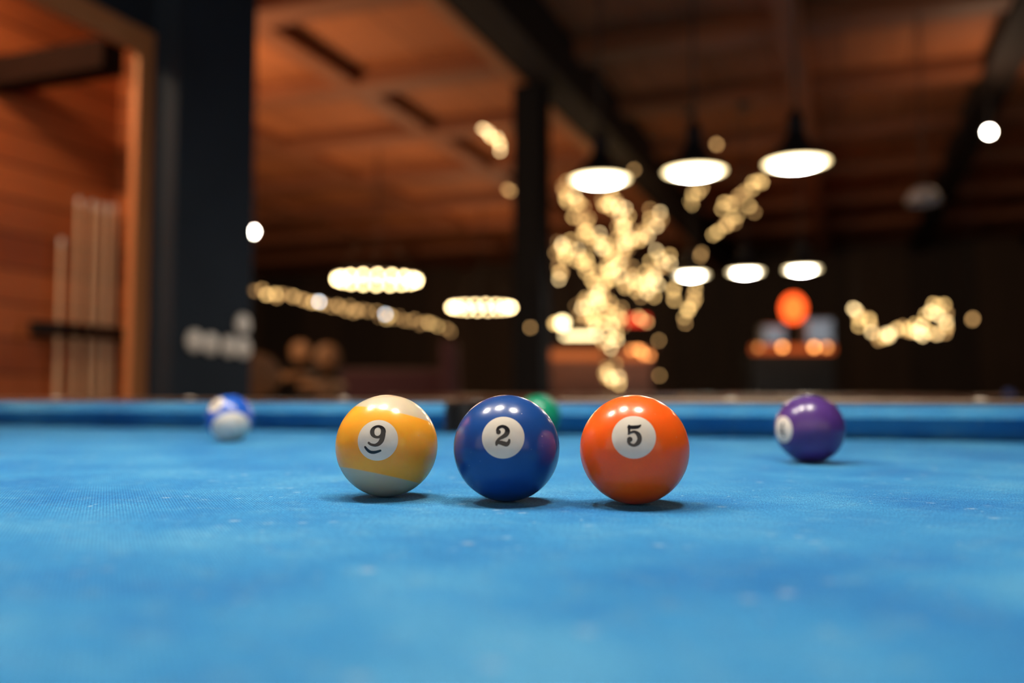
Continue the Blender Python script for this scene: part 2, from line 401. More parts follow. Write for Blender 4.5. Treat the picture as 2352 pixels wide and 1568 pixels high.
# ------------------------------------------------------------------ pool table
HL, HW = 1.27, 0.635          # half playing length and width at the cushion noses
def arc(cx, cy, r, a0, a1, n=14):
    return [(cx + r * math.cos(math.radians(a0 + (a1 - a0) * i / n)), cy + r * math.sin(math.radians(a0 + (a1 - a0) * i / n))) for i in range(n + 1)]
def build_table():
    root = thing('pool_table', 'blue-clothed pool table carrying all the numbered balls, filling the lower half', 'pool table', (-0.486, 0.576, 0))
    # slate bed with bites for the six pockets
    L, Wd = HL + 0.045, HW + 0.045
    pr, sr = 0.062, 0.058
    out = []
    out += arc(-L, -Wd, pr, 90, 0)[::1]
    out += arc(0, -Wd - 0.012, sr, 180, 0)
    out += arc(L, -Wd, pr, 180, 90)
    out += arc(L, Wd, pr, 270, 180)
    out += arc(0, Wd + 0.012, sr, 360, 180)
    out += arc(-L, Wd, pr, 0, -90)
    bm = bmesh.new()
    top = [bm.verts.new((x, y, 0)) for x, y in out]; bot = [bm.verts.new((x, y, -0.03)) for x, y in out]
    tri = tessellate_polygon([[Vector((x, y, 0)) for x, y in out]])
    for a, b, c in tri:
        bm.faces.new((top[a], top[b], top[c])); bm.faces.new((bot[c], bot[b], bot[a]))
    n = len(out)
    for i in range(n): bm.faces.new((top[i], bot[i], bot[(i + 1) % n], top[(i + 1) % n]))
    obj('bed_cloth', bm, M['cloth'], root)
    # cushions: profile (distance behind the nose, height)
    prof = [(0.030, 0.0), (0.005, 0.0255), (0.0008, 0.0275), (0.0, 0.0293), (0.0012, 0.0312), (0.006, 0.0340), (0.016, 0.0375), (0.030, 0.0410), (0.052, 0.0445), (0.052, 0.0)]
    def cushion(p0, p1, nrm):
        p0, p1, nrm = Vector(p0), Vector(p1), Vector(nrm)
        d = (p1 - p0).normalized(); bm = bmesh.new(); rings = []
        for p, s in ((p0, 1), (p1, -1)):
            rings.append([bm.verts.new(Vector((p.x, p.y, 0)) + nrm * a + Vector((0, 0, z)) - d * s * a * 0.05) for a, z in prof])
        m = len(prof)
        for i in range(m): bm.faces.new((rings[0][i], rings[0][(i + 1) % m], rings[1][(i + 1) % m], rings[1][i]))
        bm.faces.new(list(reversed(rings[0]))); bm.faces.new(rings[1])
        obj('cushion', bm, M['cloth'], root, smooth=True)
    g, e = 0.0775, 0.085
    for sy in (1, -1):
        cushion((g, sy * HW, 0), (HL - e, sy * HW, 0), (0, sy, 0))
        cushion((-HL + e, sy * HW, 0), (-g, sy * HW, 0), (0, sy, 0))
    for sx in (1, -1):
        cushion((sx * HL, -HW + e, 0), (sx * HL, HW - e, 0), (sx, 0, 0))
    # wooden rails
    M['strip'] = plain('pale_glint_strip', (0.50, 0.40, 0.30), 0.3, 0.85, spec=0.5)
    def rail(lo, hi): 
        bm = bmesh.new(); add_box(bm, lo, hi, 0.006, 3); obj('rail', bm, M['rail_wood'], root)
    a0, a1 = 0.0525, 0.175
    for sy in (1, -1):
        ys = sorted((sy * (HW + a0), sy * (HW + a1)))
        rail((0.082, ys[0], -0.06), (HL - 0.02, ys[1], 0.0495)); rail((-HL + 0.02, ys[0], -0.06), (-0.082, ys[1], 0.0495))
    for sx in (1, -1):
        xs = sorted((sx * (HL + a0), sx * (HL + a1)))
        rail((xs[0], -HW + 0.02, -0.06), (xs[1], HW - 0.02, 0.0495))
    for sy in (1, -1):
        for sx in (1, -1):
            bm = bmesh.new(); yy = sy * (HW + a0 + 0.0065); add_tube(bm, [(sx * 0.084, yy, 0.0500), (sx * (HL - 0.03), yy, 0.0500)], 0.0013, 8)  # strip added to draw the bright line of light along the rail edge
            obj('edge_glint_strip', bm, M['strip'], root, smooth=True)['label'] = 'thin pale metal edging strip'
    # pearl sights let into the long rails
    for sy in (1, -1):
        for k in (-3, -2, -1, 1, 2, 3):
            bm = bmesh.new(); add_lathe(bm, [(0.009, 0.0), (0.0088, 0.0014), (0.0072, 0.0030), (0.004, 0.0040), (0.001, 0.0043)], 24, (k * HL / 4 + 0.012, sy * (HW + 0.092), 0.0494))
            obj('rail_sight', bm, M['disc'], root, smooth=True)
    # pockets: a black cup with a raised back collar
    def pocket(cx, cy, r, a_mid, span, jaws=False):
        bm = bmesh.new(); k = 28
        def wall(r0, r1, aa, bb, z0, z1):
            ps = [arc(cx, cy, rr, aa, bb, k) for rr in (r0, r1)]
            V = [[[bm.verts.new((x, y, z)) for x, y in p] for z in (z0, z1)] for p in ps]
            for i in range(k):
                bm.faces.new((V[0][0][i], V[0][0][i + 1], V[0][1][i + 1], V[0][1][i]))
                bm.faces.new((V[1][0][i], V[1][1][i], V[1][1][i + 1], V[1][0][i + 1]))
                bm.faces.new((V[0][1][i], V[0][1][i + 1], V[1][1][i + 1], V[1][1][i]))
                bm.faces.new((V[0][0][i], V[1][0][i], V[1][0][i + 1], V[0][0][i + 1]))
            for i in (0, k):
                bm.faces.new((V[0][0][i], V[0][1][i], V[1][1][i], V[1][0][i]))
        wall(r, r + 0.024, a_mid - span / 2, a_mid + span / 2, -0.11, 0.0475)
        wall(r, r + 0.006, a_mid + span / 2, a_mid + 360 - span / 2, -0.11, -0.031)
        if jaws:
            for sx in (-1, 1):
                xs = sorted((sx * 0.0735, sx * 0.0772)); ys = sorted((math.copysign(HW + 0.003, cy), math.copysign(HW + 0.066, cy)))
                add_box(bm, (xs[0], ys[0], 0.0004), (xs[1], ys[1], 0.0462))
        base = [bm.verts.new((x, y, -0.11)) for x, y in arc(cx, cy, r, 0, 360, k)[:-1]]
        bm.faces.new(base)
        obj('pocket', bm, M['pocket'], root, smooth=True)
    pocket(0, HW + 0.057, 0.058, 90, 190, True); pocket(0, -HW - 0.057, 0.058, 270, 190, True)
    for sx in (1, -1):
        for sy in (1, -1):
            pocket(sx * L, sy * Wd, 0.062, math.degrees(math.atan2(sy, sx)), 250)
    # body and legs
    bm = bmesh.new()
    lx, ly = HL + 0.15, HW + 0.15
    for lo, hi in (((-lx, ly - 0.03, -0.24), (lx, ly, -0.061)), ((-lx, -ly, -0.24), (lx, -ly + 0.03, -0.061)),
                   ((-lx, -ly + 0.03, -0.24), (-lx + 0.03, ly - 0.03, -0.061)), ((lx - 0.03, -ly + 0.03, -0.24), (lx, ly - 0.03, -0.061))):
        add_box(bm, lo, hi)
    add_box(bm, (-lx + 0.031, -ly + 0.031, -0.24), (lx - 0.031, ly - 0.031, -0.22))
    obj('apron', bm, M['table_body'], root)
    for sx in (1, -1):
        for sy in (1, -1):
            bm = bmesh.new()
            add_lathe(bm, [(0.05, FLOOR_Z), (0.05, FLOOR_Z + 0.04), (0.035, FLOOR_Z + 0.06), (0.06, -0.45), (0.07, -0.30), (0.07, -0.241)], 20, (sx * (HL - 0.1), sy * (HW - 0.05), 0))
            obj('leg', bm, M['table_body'], root, smooth=True)
    return root
table1 = build_table()
table2 = copy_tree(table1); table2.location = (-0.74, 4.47, 0)
tag(table2, 'second pool table, brown-railed, standing beyond the far cushion of the near table', 'pool table')
table3 = copy_tree(table1); table3.location = (-0.86, 8.29, 0)
tag(table3, 'third pool table under the more distant row of lamps', 'pool table')
for t in (table2, table3):
    for c in kids(t):
        if c.name.startswith('rail') or c.name.startswith('apron'):
            c.data = c.data.copy(); c.data.materials[0] = M['rail_wood_warm']
            
# ------------------------------------------------------------------ numerals (stroke centre lines: x, y, width, in disc radii)
GLYPH = {
 '9': [[(0.01 + 0.26 * math.cos(t), 0.38 + 0.262 * math.sin(t), 0.155 + 0.065 * math.cos(t) ** 2 + 0.01 * math.cos(t) - 0.035 * (1 - math.cos(t) ** 2)) for t in [2 * math.pi * i / 24 for i in range(25)]],
       [(.265, .42, .20), (.262, .30, .225), (.245, .14, .225), (.19, -.05, .215), (.064, -.19, .18), (-.10, -.245, .135), (-.28, -.21, .115), (-.39, -.136, .11)],
       [(-.57, -.33, .11), (-.46, -.46, .135), (-.32, -.555, .145), (-.155, -.576, .145), (.01, -.545, .125), (.155, -.495, .10)]],
 '2': [[(-.195, .204, .21), (-.194, .205, .21)],
       [(-.25, .24, .10), (-.245, .31, .125), (-.18, .417, .145), (-.017, .468, .145), (.136, .39, .18), (.196, .247, .218), (.136, .094, .21), (0, -.01, .17), (-.136, -.085, .13), (-.23, -.18, .125), (-.272, -.264, .12), (-.275, -.357, .10)],
       [(-.26, -.29, .12), (-.20, -.264, .15), (-.10, -.264, .18), (.05, -.306, .205), (.17, -.33, .205), (.255, -.247, .15), (.28, -.145, .10)]],
 '5': [[(-.168, -.143, .235), (-.167, -.142, .235)],
       [(-.19, .40, .17), (-.025, .395, .168), (.143, .41, .160), (.244, .46, .11), (.30, .51, .05)],
       [(-.198, .46, .115), (-.198, .11, .105)],
       [(-.225, .085, .07), (-.11, .16, .11), (.042, .185, .125), (.19, .075, .19), (.244, -.11, .198), (.176, -.294, .19), (.01, -.395, .13), (-.16, -.345, .125), (-.225, -.227, .13)]],
 '4': [[(.10, .48, .10), (-.14, .12, .09), (-.34, -.14, .09)], [(-.36, -.17, .11), (.32, -.17, .11)], [(.12, .46, .19), (.12, -.46, .19)], [(-.02, -.46, .08), (.28, -.46, .08)]],
 '0': [[(.26 + 0.15 * math.cos(t), 0.34 * math.sin(t), 0.10 + 0.07 * math.cos(t) ** 2) for t in [2 * math.pi * i / 24 for i in range(25)]]],
 '1': [[(-.24, .40, .17), (-.24, -.40, .17)], [(-.40, .30, .07), (-.26, .40, .09)], [(-.40, -.40, .08), (-.08, -.40, .08)]],
 '6': [[(0.01 + 0.22 * math.cos(t), -0.18 + 0.24 * math.sin(t), 0.12 + 0.08 * math.cos(t) ** 2) for t in [2 * math.pi * i / 24 for i in range(25)]],
       [(-.21, -.15, .20), (-.18, .14, .20), (-.02, .36, .14), (.18, .44, .10)]],
}
GLYPH['10'] = GLYPH['1'] + GLYPH['0']
BR = 0.028575
RD = 0.0118
def catmull(pts, sub=6):
    if len(pts) < 3: 
        return [tuple(pts[0][k] + (pts[1][k] - pts[0][k]) * i / 10 for k in range(3)) for i in range(11)]
    out = []
    for i in range(len(pts) - 1):
        p0 = pts[max(i - 1, 0)]; p1 = pts[i]; p2 = pts[i + 1]; p3 = pts[min(i + 2, len(pts) - 1)]
        for j in range(sub):
            t = j / sub
            out.append(tuple(0.5 * ((2 * p1[k]) + (-p0[k] + p2[k]) * t + (2 * p0[k] - 5 * p1[k] + 4 * p2[k] - p3[k]) * t * t + (-p0[k] + 3 * p1[k] - 3 * p2[k] + p3[k]) * t ** 3) for k in range(3)))
    out.append(pts[-1]); return out
def sph(n, u, v, x, y, r):
    p = n * BR + (u * x + v * y) * RD
    return p.normalized() * r
def build_ball(name, label, px, py, mat, digit, disc_dir, stripe_axis=None, more_dirs=()):
    """disc_dir: the disc's direction as (right, up, toward the camera) seen from the camera"""
    c = on_z(px, py, BR); c.z += 0.0001
    root = thing(name, label, 'pool ball', c)
    f = (CAM - c).normalized(); r = Vector((0, 0, 1)).cross(f).normalized(); up = f.cross(r)
    def wv(a): return (r * a[0] + up * a[1] + f * a[2]).normalized()
    bm = bmesh.new(); bmesh.ops.create_uvsphere(bm, u_segments=128, v_segments=64, radius=BR)
    b = obj('ball_body', bm, mat, root, smooth=True)
    n = wv(disc_dir); vv = (up - n * up.dot(n)).normalized()
    if stripe_axis is not None:
        ax = wv(stripe_axis); ax = (ax - n * ax.dot(n)).normalized()
        b.rotation_mode = 'QUATERNION'; b.rotation_quaternion = Vector((0, 0, 1)).rotation_difference(ax)
    dirs = [(n, vv)]
    dirs.append((-n, vv))
    for n, vv in dirs:
        uu = vv.cross(n).normalized()
        bm = bmesh.new(); rings = []
        for k in range(0, 11):
            q = max(k / 10, 0.001)
            rings.append([bm.verts.new(sph(n, uu, vv, q * math.cos(2 * math.pi * i / 64), q * math.sin(2 * math.pi * i / 64), BR + (0.00004 if k < 10 else 0.00001))) for i in range(64)])
        for a, bb in zip(rings, rings[1:]):
            for i in range(64): bm.faces.new((a[i], a[(i + 1) % 64], bb[(i + 1) % 64], bb[i]))
        bm.faces.new(rings[0])
        dsc = obj('number_disc', bm, M['disc'], root, smooth=True)
        dsc['label'] = 'round off-white number spot'
        bm = bmesh.new()
        for si, st in enumerate(GLYPH[digit]):
            pts = catmull(st); rr = BR + 0.00010 + si * 0.000006
            rows = []
            for i, (x, y, w) in enumerate(pts):
                a = pts[max(i - 1, 0)]; bq = pts[min(i + 1, len(pts) - 1)]
                dx, dy = bq[0] - a[0], bq[1] - a[1]; l = math.hypot(dx, dy) or 1
                nx, ny = -dy / l, dx / l
                rows.append([bm.verts.new(sph(n, uu, vv, x + nx * w / 2 * s, y + ny * w / 2 * s, rr)) for s in (-1, -.5, 0, .5, 1)])
            for a, bq in zip(rows, rows[1:]):
                for k in range(4): bm.faces.new((a[k], a[k + 1], bq[k + 1], bq[k]))
            for (x, y, w) in (pts[0], pts[-1]):
                cv = bm.verts.new(sph(n, uu, vv, x, y, rr + 0.000003))
                rim = [bm.verts.new(sph(n, uu, vv, x + w / 2 * math.cos(2 * math.pi * i / 24), y + w / 2 * math.sin(2 * math.pi * i / 24), rr + 0.000003)) for i in range(24)]
                for i in range(24): bm.faces.new((cv, rim[i], rim[(i + 1) % 24]))
        num = obj('numeral', bm, M['ink'], dsc)
        # outward normals
        me = num.data
        flip = [p.index for p in me.polygons if p.normal.dot(p.center) < 0]
        if flip:
            b2 = bmesh.new(); b2.from_mesh(me); b2.faces.ensure_lookup_table()
            bmesh.ops.reverse_faces(b2, faces=[b2.faces[i] for i in flip]); b2.to_mesh(me); b2.free()
        me.polygons.foreach_set('use_smooth', [True] * len(me.polygons))
    return root
def ball_from_bottom(py_top, py_bot): return (py_top + py_bot) / 2
build_ball('pool_ball', 'yellow striped pool ball number 9, leftmost of the front three', 888.5, 1023.5, M['ball_yellow'], '9', (-.18, .11, .977), (.20, .97, .0))
build_ball('pool_ball', 'solid blue pool ball number 2 between the 9 and the 5', 1163.5, 1029, M['ball_blue'], '2', (-.066, .202, .977))
build_ball('pool_ball', 'solid orange pool ball number 5, right of the blue 2', 1457, 1032, M['ball_orange'], '5', (-.008, .228, .973))
build_ball('pool_ball', 'solid purple pool ball number 4 near the right far cushion', 1860, 985, M['ball_purple'], '4', (-.78, -.03, .625))
build_ball('pool_ball', 'white ball with blue stripe, standing alone by the left far cushion', 528, 960.5, M['ball_blue_stripe'], '10', (-.60, .60, .53), (.03, -.56, .83))
build_ball('pool_ball', 'solid green pool ball peeping out behind the blue 2', 1238, 956.5, M['ball_green'], '6', (-.80, -.2, .5))

# ------------------------------------------------------------------ pendant lamps over the tables
LAMP_H = 1.192
def build_pendant(label, group):
    root = thing('pendant_lamp', label, 'pendant lamp', (0, 0, LAMP_H), 0, group)
    bm = bmesh.new()
    outer = [(0.160, 0.0), (0.159, 0.010), (0.135, 0.040), (0.098, 0.075), (0.066, 0.110), (0.048, 0.140), (0.040, 0.165)]
    inner = [(r - 0.004, z) for r, z in reversed(outer)]
    add_lathe(bm, outer + inner, 48, close_top=False, close_bottom=False)
    obj('shade', bm, M['shade'], root, smooth=True)
    bm = bmesh.new(); add_lathe(bm, [(0.001, -0.026), (0.05, -0.022), (0.10, -0.010), (0.153, 0.004), (0.153, 0.008), (0.001, 0.008)], 48, (0, 0, 0), False, False)
    d = obj('diffuser', bm, M['diffuser'], root, smooth=True)
    bm = bmesh.new(); add_lathe(bm, [(0.043, 0.163), (0.043, 0.20), (0.036, 0.235), (0.020, 0.262), (0.012, 0.275)], 28)
    obj('lamp_holder', bm, M['shade'], root, smooth=True)
    bm = bmesh.new(); add_lathe(bm, [(0.007, 0.27), (0.007, CEIL_Z - LAMP_H - 0.14)], 10)
    obj('cord', bm, M['cord'], root, smooth=True)
    bm = bmesh.new(); add_lathe(bm, [(0.05, CEIL_Z - LAMP_H - 0.19), (0.055, CEIL_Z - LAMP_H - 0.16), (0.055, CEIL_Z - LAMP_H)], 24)
    obj('ceiling_rose', bm, M['shade'], root, smooth=True)
    return root
lamp = build_pendant('left of the three shaded lamps over the near table', 'pendant lamps over the near table')
def put_lamp(p, label, group, first=[True]):
    o = lamp if first[0] else copy_tree(lamp)
    first[0] = False
    o.location = (p.x, p.y, LAMP_H); tag(o, label, 'pendant lamp', group); return o
for dx, w in ((-0.45, 'left'), (0, 'middle'), (0.45, 'right')):
    put_lamp(Vector((-0.44 + dx, 0.575, 0)), f'dark shaded lamp over the near table, {w} of its row of three', 'pendant lamps over the near table')
def at_h(px, py, z):
    r = ray(px, py); return CAM + r * ((z - CAM_Z) / r.z)
for (px, py), w in (((1378, 408), 'lowest, beside the slim black column'), ((1595, 390), 'middle one, right of the lamp nearest the column'), ((1829, 370), 'largest-looking and highest of the big three')):
    put_lamp(at_h(px, py, LAMP_H + 0.012), f'dark-shaded glowing lamp over the second table, {w}', 'pendant lamps over the second table')
for (px, py), w in (((1588, 629), 'overlapping the fairy-lit tree'), ((1712, 622), 'middle one of its small row'), ((1842, 616), 'directly above the red globe')):
    put_lamp(at_h(px, py, LAMP_H + 0.012), f'small distant glowing lamp over the third table, {w}', 'pendant lamps over the third table')

# unlit white dome lamp hanging on the right
p = P(2120, 447, 6.2)
root = thing('dome_lamp', 'unlit pale dome lamp hanging below the dark ceiling on the right', 'pendant lamp', p)
bm = bmesh.new()
o_ = [(0.115, -0.055), (0.11, -0.03), (0.09, 0.01), (0.06, 0.04), (0.02, 0.055)]
add_lathe(bm, o_ + [(r - 0.004, z - 0.003) for r, z in reversed(o_)], 32, (0, 0, 0), False, False); obj('shade', bm, M['lamp_white'], root, smooth=True)
bm = bmesh.new(); add_lathe(bm, [(0.02, 0.05), (0.02, 0.09), (0.006, 0.10), (0.006, CEIL_Z - p.z)], 12); obj('cord', bm, M['cord'], root, smooth=True)

# ------------------------------------------------------------------ spot lights
def spotlight(px, py, d, label, r=0.03, glow=0):
    p = P(px, py, d)
    root = thing('spotlight', label, 'spotlight', p)
    to = (CAM - p).normalized()
    q = to.to_track_quat('Z', 'Y').to_matrix().to_4x4()
    bm = bmesh.new(); add_lathe(bm, [(0.052, 0.012), (0.055, 0.0), (0.05, -0.10), (0.03, -0.13)], 24, (0, 0, 0), True, False)
    o = obj('housing', bm, M['black_metal'], root, smooth=True); o.matrix_local = q
    bm = bmesh.new(); add_ball(bm, (0, 0, 0.018), r, 16, 10); o = obj('bulb', bm, M['bulb_spot'], root, smooth=True); o.matrix_local = q
    bm = bmesh.new(); add_tube(bm, [(0, 0, 0.04) if False else -to * 0.08, (-to.x * 0.08, -to.y * 0.08, CEIL_Z - p.z)], 0.008); obj('stem', bm, M['black_metal'], root)
    if glow:
        ld = bpy.data.lights.new('spot_glow', 'POINT'); ld.energy = glow; ld.color = (1.0, 0.62, 0.36); ld.shadow_soft_size = 0.05
        lo = bpy.data.objects.new('spot_glow', ld); COL.objects.link(lo); lo.parent = root; lo.location = to * 0.12
    return root
spotlight(2272, 303, 7.2, 'bright white spotlight on a stem high on the right of the ceiling', glow=12.0)
spotlight(580, 532, 7.5, 'bright white spotlight just past the edge of the dark pier')

# ------------------------------------------------------------------ ring chandeliers
BULB = None
def bulb_mesh(r, name):
    bm = bmesh.new(); bmesh.ops.create_icosphere(bm, subdivisions=2, radius=r)
    me = bpy.data.meshes.new(name); bm.to_mesh(me); bm.free()
    me.polygons.foreach_set('use_smooth', [True] * len(me.polygons)); return me
BM = {}
def bulb(parent, loc, kind, r=0.017):
    k = (kind, r)
    if k not in BM:
        BM[k] = bulb_mesh(r, 'bulb_' + kind); BM[k].materials.append(M[kind])
    o = bpy.data.objects.new('bulb', BM[k]); COL.objects.link(o)
    o.location = loc; o.parent = parent; return o
def chandelier(p, label, n=18, R=0.45, glow=42.0):
    root = thing('ring_chandelier', label, 'chandelier', p, 0, 'ring chandeliers on the left')
    bm = bmesh.new(); add_lathe(bm, [(R - 0.02, -0.02), (R + 0.02, -0.02), (R + 0.02, 0.02), (R - 0.02, 0.02), (R - 0.02, -0.02)], 64, (0, 0, 0.045), False, False)
    obj('ring', bm, M['black_metal'], root)
    for k in range(n):
        a = 2 * math.pi * k / n
        bulb(root, (R * math.cos(a), R * math.sin(a), 0), 'bulb_ring', 0.021)
    bm = bmesh.new(); top = (0, 0, 0.75)
    for k in range(3):
        a = 2 * math.pi * k / 3
        add_tube(bm, [(R * math.cos(a), R * math.sin(a), 0.06), top], 0.0015, 6)
    obj('chain', bm, M['black_metal'], root)
    bm = bmesh.new(); add_lathe(bm, [(0.01, 0.74), (0.01, CEIL_Z - p.z)], 10); obj('stem', bm, M['black_metal'], root)
    ld = bpy.data.lights.new('chandelier_glow', 'POINT'); ld.energy = glow; ld.color = (1.0, 0.60, 0.32); ld.shadow_soft_size = 0.35
    lo = bpy.data.objects.new('chandelier_glow', ld); COL.objects.link(lo); lo.parent = root; lo.location = (0, 0, 0.16)
    return root
chandelier(P(866, 643, 10.0), 'larger-looking ring of bright bulbs, nearer of the two in view')
chandelier(P(1106, 706, 13.2), 'smaller-looking ring of bright bulbs near the slim black column')
chandelier(Vector((-5.2, 5.3, 1.36)), 'unseen ring of bulbs added behind the dark pier to light the left ceiling', glow=150.0)  # unseen ring, added to light the left ceiling

# unseen warm globe added to brighten the alcove boards
root = thing('alcove_fill_globe', 'unseen warm globe added on the alcove ceiling to light its boards', 'added light', (-2.70, 1.55, 1.62))
bm = bmesh.new(); add_lathe(bm, [(0.05, -0.03), (0.05, 0.0)], 24); obj('base', bm, M['black_metal'], root)
bm = bmesh.new(); add_ball(bm, (0, 0, -0.085), 0.06); obj('globe', bm, emit('alcove_fill_light', (1.0, 0.66, 0.38), 270.0), root, smooth=True)

# ------------------------------------------------------------------ light strings
def resample(pts, step):
    out = []
    for a, b in zip(pts, pts[1:]):
        n = max(1, int(round(math.hypot(b[0] - a[0], b[1] - a[1]) / step)))
        out += [(a[0] + (b[0] - a[0]) * i / n, a[1] + (b[1] - a[1]) * i / n) for i in range(n)]
    out.append(pts[-1]); return out
def light_string(label, pix, d, step=12, jit=9, djit=0.12, kinds=('bulb_warm',), group=None, d2=None, r=0.017, every=None):
    """a wire strung with small bulbs along a line of sight points, d .. d2 metres away"""
    q = resample(pix, step); pts = []
    for i, (x, y) in enumerate(q):
        t = i / max(1, len(q) - 1)
        dd = d if d2 is None else 1 / ((1 - t) / d + t / d2)
        pts.append(P(x + random.uniform(-jit, jit) * 1.15, y + random.uniform(-jit, jit) * 1.15, dd + random.uniform(-djit, djit)))
    root = thing('light_string', label, 'string lights', pts[0], 0, group)
    bm = bmesh.new()
    if len(pts) > 1: add_tube(bm, [p - pts[0] + Vector((0, 0, 0.02)) for p in pts], 0.0025, 5)
    else: add_tube(bm, [Vector((0, 0, 0.015)), Vector((0, 0, 0.3))], 0.0025, 5)
    if not label.startswith('fairy lights wound'):
        add_tube(bm, [Vector((0, 0, 0.02)), Vector((0, 0, CEIL_Z + 0.0 - pts[0].z))], 0.0025, 5)
    obj('wire', bm, M['cord'], root)
    for i, p in enumerate(pts):
        k = random.choice(kinds)
        if every and i in every: k = every[i]
        bulb(root, p - pts[0], k, r)
    return root

# long string on the left, dropping away towards the column
light_string('long straight string of fairy lights running from the dark pier towards the column', [(574, 664), (700, 690), (830, 714), (960, 741), (1040, 757)], 8.5, 10, 6, 0.05,
             ('bulb_warm', 'bulb_dim', 'bulb_dim', 'bulb_faint'), d2=12.5, every={16: 'bulb_cool', 31: 'bulb_cool'})
# ------------------------------------------------------------------ the tree wrapped in fairy lights
TD = 9.6
def cr(x, y): return (1220 + x / 2.8, 380 + y / 2.8)
BRANCH = {
 'left upper branch': [cr(215, 130), cr(260, 200), cr(300, 290), cr(340, 370), cr(390, 450), cr(440, 520), cr(520, 600)],
 'tall middle branch': [cr(490, 180), cr(520, 250), cr(580, 340), cr(620, 420), cr(590, 510), cr(560, 600), cr(520, 690), cr(470, 770)],
 'right upper branch': [cr(800, 290), cr(800, 350), cr(750, 420), cr(690, 480), cr(620, 530)],
 'far left branch': [cr(215, 480), cr(175, 560), cr(190, 630), cr(205, 700)],
 'left middle branch': [cr(250, 560), cr(320, 580), cr(350, 640), cr(390, 700), cr(440, 770)],
 'right middle branch': [cr(850, 560), cr(850, 610), cr(800, 670), cr(750, 700), cr(780, 760), cr(760, 810), cr(690, 780), cr(650, 800), cr(620, 660)],
 'trunk': [cr(470, 770), cr(450, 830), cr(430, 900), cr(420, 970), cr(470, 1020), cr(500, 1080), cr(505, 1170)],
 'low left twig': [cr(430, 900), cr(330, 890), cr(305, 940), cr(350, 990), cr(420, 985)],
 'low right twig': [cr(470, 900), cr(560, 940), cr(560, 1010), cr(530, 1080)],
 'trunk base': [cr(540, 1290), cr(470, 1320), cr(455, 1350), cr(520, 1380), cr(570, 1400), cr(540, 1330)],
}
root = thing('indoor_tree', 'bare branching tree wrapped in fairy lights, standing right of the black column', 'tree', (P(1405, 907, TD).x, P(1405, 907, TD).y, FLOOR_Z))
def tree_tube(name, pix, r0, r1, off=0.05):
    base = root.location
    pts = [P(x, y, TD + off) - base for x, y in pix]
    n = len(pts); bm = bmesh.new()
    add_tube(bm, pts, r0, 10, [r0 + (r1 - r0) * i / (n - 1) for i in range(n)]); return obj(name, bm, M['bark'], root, smooth=True)
base = root.location
bm = bmesh.new()
tp = [Vector((0, 0, 0)), Vector((0, 0, 0.4))] + [P(x, y, TD + 0.05) - base for x, y in ((1405, 880), (1402, 800), (1392, 740), (1382, 690), (1388, 655), (1410, 610))]
add_tube(bm, tp, 0.1, 12, [0.16, 0.11, 0.09, 0.085, 0.075, 0.07, 0.06, 0.05]); obj('trunk', bm, M['bark'], root, smooth=True)
for nm, rv in (('left upper branch', 1), ('tall middle branch', 1), ('right upper branch', 1), ('left middle branch', 1), ('right middle branch', 0), ('far left branch', 0)):
    pix = BRANCH[nm][::-1] if rv else BRANCH[nm][::-1]
    tree_tube('branch', pix, 0.035, 0.012)
bm = bmesh.new(); add_lathe(bm, [(0.22, 0.0), (0.30, 0.42), (0.32, 0.42), (0.32, 0.46), (0.28, 0.46), (0.27, 0.40)], 32, (0, 0, 0), True, True); obj('planter', bm, M['bar_dark'], root, smooth=True)
kw = ('bulb_warm', 'bulb_pale', 'bulb_warm', 'bulb_dim', 'bulb_dim', 'bulb_faint')
dens = {'tall middle branch': (4.0, 15), 'trunk': (3.9, 16), 'right middle branch': (4.8, 15), 'trunk base': (5.5, 10), 'far left branch': (5.2, 13)}
for nm, pix in BRANCH.items():
    st, jt = dens.get(nm, (5.2, 13))
    light_string(f'fairy lights wound round the {nm} of the tree', pix, TD - 0.05, st, jt, 0.10, kw, 'fairy lights on the tree')
sc = [
 ('slanting string of fairy lights below the biggest lamp', [cr(1490, 90), cr(1430, 130), cr(1340, 185), cr(1280, 230), cr(1215, 270)], 8.5, 7),
 ('short slanting string just below the longer slanting one', [cr(1330, 325), cr(1280, 360), cr(1220, 400), cr(1180, 430), cr(1180, 450)], 8, 7),
 ('few fairy lights right of the slanting strings', [cr(1410, 265), cr(1420, 285), cr(1405, 270)], 8, 5),
 ('little cluster of fairy lights under the middle big lamp', [cr(1100, 135), cr(1045, 180), cr(1030, 210), cr(1035, 260)], 8, 5),
 ('drooping fairy lights right of the tree, under its right branches', [cr(920, 790), cr(895, 830), cr(905, 860)], 7, 7),
 ('hanging tail of fairy lights below the small left lamp', [cr(1070, 760), cr(1055, 830), cr(1025, 890), cr(1015, 930), cr(990, 1000)], 8, 6),
]
for si, (lb, pix, st, jt) in enumerate(sc):
    light_string(lb, pix, TD + 0.3 + 0.35 * (si % 2), st, jt, 0.12, ('bulb_warm', 'bulb_warm', 'bulb_dim'))
light_string('two warm bulbs on the bar side, one above the other', [cr(820, 1125), cr(825, 1350)], TD + 0.5, 80, 0, 0, ('bulb_dim',))
light_string('faint pair of bulbs just above the small left lamp', [cr(1095, 560), cr(1088, 585)], TD, 20, 0, 0.05, ('bulb_dim',))
light_string('short bright strand of bulbs high up left of the column', [(1103, 282), (1108, 292), (1126, 312), (1140, 318), (1148, 326), (1146, 346)], 9.0, 9, 3, 0.05, ('bulb_pale', 'bulb_warm'))
light_string('pair of orange bulbs close to the left edge of the column', [(1166, 434), (1172, 440)], 9.0, 10, 1, 0.05, ('bulb_dim',))
light_string('lone bulb above the middle big lamp', [(1645, 330), (1647, 333)], 9.0, 10, 0, 0.02, ('bulb_warm', 'bulb_dim'))
light_string('lone bulb at the right rim of the lamp nearest the column', [(1456, 390)], 9.0, 10, 0, 0.0, ('bulb_dim',))
